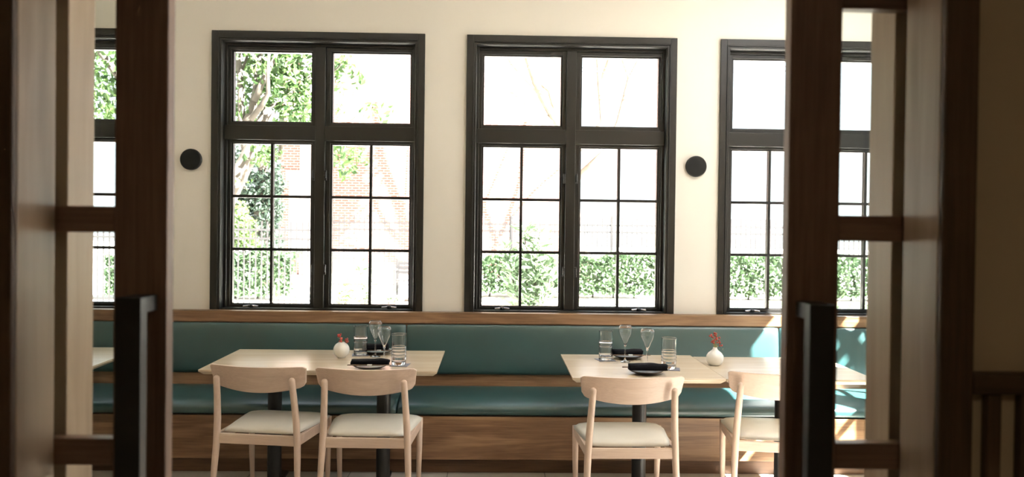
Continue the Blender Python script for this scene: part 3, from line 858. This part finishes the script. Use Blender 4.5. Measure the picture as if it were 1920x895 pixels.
for (x, y, rx, rz, n) in [(455, 120, .42, .42, 190), (475, 175, .36, .30, 120), (500, 105, .42, .25, 170), (535, 125, .40, .36, 210), (545, 175, .36, .28, 220), (575, 200, .28, .20, 130), (520, 165, .3, .3, 130),
                          (572, 120, .3, .3, 90), (450, 205, .2, .3, 80), (515, 215, .45, .12, 50), (565, 220, .25, .14, 70), (440, 60, 1.2, .5, 420), (520, 50, 1.0, .45, 420), (600, 40, .5, .35, 200),
                          (640, 112, .13, .13, 55), (627, 140, .07, .22, 40), (632, 205, .05, .08, 12), (668, 145, .09, .10, 12), (690, 205, .10, .12, 14), (708, 208, .28, .12, 12), (655, 175, .25, .2, 8),
                          (635, 290, .12, .16, 40), (650, 312, .10, .12, 40), (640, 325, .06, .08, 14), (668, 292, .12, .10, 22), (686, 300, .08, .07, 18), (650, 275, .3, .05, 26),
                          (200, 160, .5, .55, 420), (195, 60, .8, .4, 260), (205, 215, .3, .2, 60), (300, 120, .8, .7, 500), (390, 90, .6, .6, 300)]:
    fol(x, y, 9.2 if x < 600 else 9.5, rx, rz, n)
for (x, y, rx, rz, n) in [(497, 290, .16, .12, 60), (482, 300, .10, .08, 24), (446, 335, .10, .14, 40), (505, 275, .1, .08, 30)]: fol(x, y, 9.0, rx, rz, n, .08)
o = link('foliage', bm, M_leaf, tr); o['kind'] = 'stuff'

# dark evergreen behind
rnd = random.Random(8)
ev_c = at(492, 460, 19); ev_c.z = -.02
ev = tag(empty('evergreen_tree', ev_c), 'dark dense evergreen tree left of the brick corner', 'tree')
bm = bmesh.new()
tube(bm, [(0, 0, 0), (.03, 0, 1.0), (-.05, 0, 2.0), (.05, 0, 3.2), (0, 0, 4.6)], [.24, .20, .18, .12, .05], 12)
tube(bm, [(-.03, 0, 1.7), (-.5, 0, 2.4), (-.9, 0, 2.9)], [.1, .07, .04], 8)
link('trunk', bm, M_trunk, ev, smooth=True)
bm = bmesh.new()
for (x, y, rx, rz, n) in [(470, 350, .65, .5, 1100), (500, 385, .42, .5, 800), (515, 300, .2, .4, 180), (450, 300, .4, .4, 250), (505, 345, .38, .4, 500), (460, 385, .4, .3, 500), (518, 350, .14, .5, 160), (519, 400, .12, .4, 120),
                          (430, 340, .5, .8, 900), (495, 425, .4, .35, 500), (400, 380, .6, .8, 700), (475, 460, .7, .3, 500), (518, 455, .15, .3, 150), (470, 250, .8, .5, 420), (440, 440, .5, .4, 400)]:
    c = at(x, y, 19)-ev_c; leaves(bm, clump(c, (rx, .5, rz), n, rnd, .2), .13, rnd, .45, .2)
o = link('foliage', bm, M_darkleaf, ev); o['kind'] = 'stuff'
# lime shrub by the fence
ls_c = at(455, 470, 17.2); ls_c.z = -.02
ls = tag(empty('lime_shrub', ls_c), 'bright lime green shrub behind the fence at the left of the second window', 'shrub')
bm = bmesh.new(); tube(bm, [(0, 0, 0), (.02, 0, .8), (0, 0, 1.5)], [.04, .03, .015], 8); link('stem', bm, M_trunk, ls)
bm = bmesh.new()
for (x, y, rx, rz, n) in [(450, 400, .22, .28, 150), (456, 430, .32, .30, 300), (440, 445, .35, .25, 250), (465, 455, .30, .18, 160)]:
    leaves(bm, clump(at(x, y, 17.2)-ls_c, (rx, .3, rz), n, rnd, .1), .12, rnd, .5, .2)
o = link('foliage', bm, M_lime, ls); o['kind'] = 'stuff'

# hedges
def hedge(name, x0, x1, y, depth, h, n, lab, m=M_hedge, seed=1):
    rd = random.Random(seed)
    c = Vector(((x0+x1)/2, y, -.02))
    hg = tag(empty(name, c), lab, 'hedge')
    bm = bmesh.new(); pts = []
    for k in range(n):
        x = rd.uniform(x0, x1); f = rd.random()
        hh = h*(1+.05*sin(x*3.1+seed)+.04*sin(x*7.7))
        if f < .62: p = (x, y-depth/2+abs(rd.gauss(0, .07)), rd.uniform(.08, hh))
        elif f < .9: p = (x, y+rd.uniform(-depth/2, depth/2), hh-abs(rd.gauss(0, .05)))
        else: p = (x, y+rd.uniform(-depth/2, depth/2), rd.uniform(.1, hh))
        pts.append(Vector(p)-c)
    leaves(bm, pts, .125, rd, .6)
    o = link('foliage', bm, m, hg); o['kind'] = 'stuff'
    bm = bmesh.new(); k = 0; x = x0+.2
    while x < x1:
        tube(bm, [Vector((x, y, -.02))-c, Vector((x+.06, y, h*.5))-c, Vector((x-.04, y, h*.85))-c], [.02, .014, .006], 6); x += .45
    link('stems', bm, M_trunk, hg)
    return hg
a_ = at(400, 500, 16.4).x; b_ = at(556, 500, 16.4).x
hedge('clipped_hedge', a_-2.0, b_, 16.4, .8, .90, 7000, 'clipped hedge behind the thin fence bars, low in the second window', seed=3)
a_ = at(884, 500, 15.7).x; b_ = at(1240, 500, 15.7).x
hedge('clipped_hedge', a_-.3, b_+.4, 17.4, .7, .90, 6500, 'clipped hedge across the lower panes of the third window', seed=5)
a_ = at(1330, 500, 15.2).x; b_ = at(1760, 500, 15.2).x
hedge('clipped_hedge', a_+.3, b_+.9, 17.2, .7, .90, 6500, 'clipped hedge across the lower panes of the rightmost window', seed=9)

# low ground cover along the planting bed
rd = random.Random(14)
bm = bmesh.new()
leaves(bm, [Vector((rd.uniform(-.5, 8.5), rd.uniform(14.9, 16.05), rd.uniform(0, .06))) for k in range(2600)], .09, rd, .4)
tag(link('ground_cover', bm, M_sage), 'low sparse ground cover in front of the hedges', 'ground cover', kind='stuff')

# iron fences
def fence(x0, x1, y, ztop, zr, lab, post_x, step=.115):
    c = Vector(((x0+x1)/2, y, -.02))
    f = tag(empty('iron_fence', c), lab, 'fence')
    for z in zr: boxes('rail', [(x0-c.x, x1-c.x, -.014, .014, z+.02-.018, z+.02+.018)], M_iron, f, bevel=0)
    for px_ in post_x: boxes('post', [(px_-.03-c.x, px_+.03-c.x, -.03, .03, 0, ztop+.06)], M_iron, f, bevel=.004)
    bm = bmesh.new(); x = x0
    while x < x1:
        X = x-c.x
        box(bm, X-.011, X+.011, -.011, .011, .08, ztop+.02); x += step
    o = link('picket', bm, M_iron, f); o['kind'] = 'stuff'
fence(at(150, 450, 14.6).x, at(596, 450, 14.6).x, 14.6, 1.55, (.12, 1.24, 1.40), 'black iron fence in front of the clipped hedge in the second window', [at(262, 450, 14.6).x, at(592, 450, 14.6).x], .105)
fence(at(598, 450, 18.4).x, at(1100, 450, 18.4).x, 18.4, 1.74, (.14, 1.40, 1.56), 'black iron fence in front of the sunlit brick building', [at(x, 450, 18.4).x for x in (604, 774, 959)], .115)
fence(at(1101, 450, 18.4).x, at(1800, 450, 18.4).x, 18.4, 1.74, (.14, 1.40, 1.56), 'black iron fence behind the hedges in the two rightmost windows', [at(x, 450, 18.4).x for x in (1147, 1340, 1533, 1720)], .115)

# brick building
YB2 = 24.0
xa, xb, xc_, xd = at(527, 300, YB2).x, at(564, 300, YB2).x, at(580, 300, YB2).x, at(1062, 300, YB2+.3).x
bld = tag(empty('brick_building', ((xa+xd)/2, YB2, -.02)), 'sunlit red brick building beyond the fence', 'building')
ox, oy = (xa+xd)/2, YB2
def bw(n_, L, m, par=bld, bevel=0):
    return boxes(n_, [(a-ox, b-ox, c-oy, d-oy, e, f) for a, b, c, d, e, f in L], m, par, bevel=bevel)
ww0, ww1 = at(541, 400, YB2).x, at(561, 400, YB2).x
zt1 = at(550, 338, YB2).z+.02; zb1 = at(550, 472, YB2).z
# corner bay with its window hole
bw('corner_bay', [(xa, ww0, YB2, YB2+3, 0, 9), (ww1, xb, YB2, YB2+3, 0, 9), (ww0, ww1, YB2, YB2+3, zt1, 9), (ww0, ww1, YB2, YB2+3, 0, zb1)], M_brick)
bw('brick_lintel', [(ww0-.08, ww1+.08, YB2-.03, YB2-.001, zt1, zt1+.30)], M_soldier)
fr = bw('window_frame', [(ww0, ww0+.06, YB2+.02, YB2+.10, zb1, zt1), (ww1-.06, ww1, YB2+.02, YB2+.10, zb1, zt1), (ww0+.06, ww1-.06, YB2+.02, YB2+.10, zt1-.06, zt1), (ww0+.06, ww1-.06, YB2+.02, YB2+.10, zb1, zb1+.06),
                         (ww0+.06, ww1-.06, YB2+.02, YB2+.10, zt1-.72, zt1-.50)], M_stone)
bw('window_pane', [(ww0+.06, ww1-.06, YB2+.06, YB2+.08, zb1+.06, zt1-.06)], M_pubglass, fr)
bw('stone_pilaster', [(xb, xc_, YB2-.10, YB2+2, 0, 9)], M_stone)
bw('long_wall', [(xc_, xd, YB2+.3, YB2+3, 0, 8.2)], M_brick)
bw('parapet', [(xc_, xd+.1, YB2+.22, YB2+3.1, 8.2, 8.35)], M_stone)
# bench outside
bx_, by_ = at(742, 530, 16.0), 16.0
bch = tag(empty('garden_bench', (bx_.x+.6, 16.0, -.02)), 'slatted garden bench seen through the lower right panes of the second window', 'bench')
for sx in (-.6, .6):
    boxes('bench_frame', [(sx-.03, sx+.03, -.25, -.19, .0, .62), (sx-.03, sx+.03, .19, .25, 0, .85), (sx-.03, sx+.03, -.19, .19, .38, .43), (sx-.03, sx+.03, -.25, .19, .62, .66)], M_iron, bch, bevel=.004)
boxes('bench_seat', [(-.569, .569, -.22+.09*k, -.15+.09*k, .43, .46) for k in range(4)], M_iron, bch, bevel=.003)
boxes('bench_back', [(-.569, .569, .20, .23, .55+.09*k, .61+.09*k) for k in range(3)], M_iron, bch, bevel=.003)

# saplings close to the windows
def sapling(cx, Y, stems, lab, m, n, ls_=.09, seed=1, name='leafy_sapling'):
    rd = random.Random(seed)
    base = at(cx, 560, Y); base.z = -.02
    t = tag(empty(name, base), lab, 'plant')
    bs = bmesh.new(); bl = bmesh.new()
    for (x, y) in stems:
        tip = at(x, y, Y)-base
        P = [Vector((0, 0, 0)), Vector((tip.x*.3, .02, tip.z*.4)), Vector((tip.x*.75, 0, tip.z*.75)), tip]
        tube(bs, P, [.012, .010, .007, .003], 6)
        pts = []
        for k in range(n):
            f = rd.uniform(.25, 1.0)**.8
            i = min(2, int(f*3)); q = P[i].lerp(P[i+1], f*3-i)
            a = rd.uniform(0, 2*pi)
            L = ls_*rd.uniform(.7, 1.5)
            d = Vector((cos(a), sin(a), rd.uniform(.1, 1.0))).normalized()
            s_ = d.cross(Vector((rd.gauss(0, 1), rd.gauss(0, 1), .2))).normalized()*L*.09
            q2 = q + Vector((rd.gauss(0, .03), rd.gauss(0, .03), 0))
            bl.faces.new([bl.verts.new(q2), bl.verts.new(q2+d*L*.5+s_), bl.verts.new(q2+d*L), bl.verts.new(q2+d*L*.5-s_)])
    link('stem', bs, M_trunk, t, smooth=True)
    o = link('foliage', bl, m, t); o['kind'] = 'stuff'
sapling(995, 8.5, [(984, 418), (1012, 432), (950, 462), (1004, 470), (1040, 480), (965, 490), (1020, 500)], 'feathery sapling against the left half of the third window', M_sage, 150, .13, 4)
sapling(692, 9.5, [(668, 445), (690, 505), (676, 500)], 'thin reddish sapling in the lower left pane right of the mullion, second window', M_sage, 60, .11, 6)
sapling(650, 9.0, [(632, 535), (648, 525), (662, 532), (640, 545)], 'low green shoots at the sill of the second window', M_lime, 55, .10, 7)
sapling(733, 9.0, [(728, 540), (735, 545), (742, 552)], 'small shoots in the lower right pane of the second window', M_sage, 22, .09, 8)
sapling(560, 11, [(556, 550), (566, 555), (575, 556)], 'spiky tuft low in the second window left of the mullion', M_sage, 22, .11, 12)

# bare pale tree in the third window
BTY = 22.0
bt_c = at(1100, 500, BTY); bt_c.z = -.02
bt = tag(empty('bare_tree', bt_c), 'pale bare limbed tree behind the third window', 'tree')
bm = bmesh.new()
def limb2(L, r0, r1):
    P = [at(x, y, BTY+(q[0] if q else 0))-bt_c for x, y, *q in L]; k = len(P)
    tube(bm, P, [r0+(r1-r0)*i/(k-1) for i in range(k)], 8)
limb2([(1100, 532), (1085, 450), (1068, 300), (1050, 240), (1015, 180), (995, 130), (975, 60), (940, -40), (930, -140)], .16, .05)
limb2([(1068, 300), (1130, 230), (1124, 160), (1120, 90), (1090, -20), (1050, -120)], .09, .03)
limb2([(1075, 340), (1140, 280), (1160, 230), (1180, 150), (1200, 110), (1230, 20), (1240, -100)], .10, .04)
limb2([(1050, 240), (1030, 170), (1005, 150), (990, 100), (1000, -60)], .07, .02)
limb2([(1040, 230), (980, 190), (950, 165), (915, 162), (860, 150), (820, 120)], .07, .02)
limb2([(1015, 180), (960, 120), (925, 60), (880, -30)], .06, .02)
limb2([(1200, 110), (1260, 40), (1330, -20)], .05, .02)
limb2([(1180, 150), (1150, 60), (1140, -60)], .05, .02)
limb2([(1124, 160), (1160, 60), (1210, -60)], .05, .02)
link('trunk', bm, M_palebark, bt, smooth=True)
# unseen tree added to shade the brick corner; its trunk hides behind the pier
rnd = random.Random(21)
st_c = at(835, 500, 21.0); st_c.z = -.02
stt = tag(empty('shade_tree', st_c), 'tall tree between the second and third windows, out of view, added to shade the brick corner', 'tree')
bm = bmesh.new()
tube(bm, [(0, 0, 0), (.03, 0, 3), (.0, 0, 6), (.3, 0, 8.4), (.5, 0, 10)], [.16, .13, .10, .07, .03], 10)
tube(bm, [(0, 0, 6), (-.3, 0, 7.4), (-.6, .2, 8.8)], [.07, .05, .02], 8)
link('trunk', bm, M_trunk, stt, smooth=True)
bm = bmesh.new()
leaves(bm, clump(Vector((-.9, 21.0, 8.75))-st_c, (1.7, .9, 2.1), 3800, rnd, .1), .20, rnd, .6)
leaves(bm, clump(Vector((.1, 21.0, 8.8))-st_c, (1.3, .9, 1.6), 900, rnd, .1), .20, rnd, .6)
o = link('foliage', bm, M_leaf, stt); o['kind'] = 'stuff'
# overhead wires
for i, (y0, y1) in enumerate(((108, 112), (113, 122))):
    bm = bmesh.new(); A = at(760, y0-4, 21.6); B = at(1560, y1+8, 21.6)
    P = [A.lerp(B, k/10)-Vector((0, 0, .25*sin(pi*k/10))) for k in range(11)]
    tube(bm, P, [.012]*11, 6)
    tag(link('overhead_wire', bm, M_iron), 'thin overhead wire, %s of the two beyond the third window' % ('upper', 'lower')[i], 'wire', 'overhead wires')
# crossed trellis outside the right-hand window, added unseen to shadow the seat back
tl = tag(empty('shadow_bars', (3.95, 4.45, -.02)), 'unseen added trellis outside the side window that throws an X shadow on the teal back', 'shadow_caster')
bm = bmesh.new()
def bar(A, B, w=.030):
    tube(bm, [Vector(A)-Vector((3.95, 4.45, -.02)), Vector(B)-Vector((3.95, 4.45, -.02))], [w, w], 8)
sdir = Vector((-.786, .5, -1))
def back(x, z, X=3.9):
    t = (X-x)/.786; return (X, 5.40-.5*t, z+t)
bar(back(2.33, .92), back(2.54, .50), .034)
bar(back(2.56, .93, 3.96), back(2.27, .58, 3.96), .034)
link('crossed_bars', bm, M_iron, tl)
boxes('post', [(-.02, .02, -.45, -.41, 0, 3.2), (-.02, .02, .50, .54, 0, 3.2)], M_iron, tl)
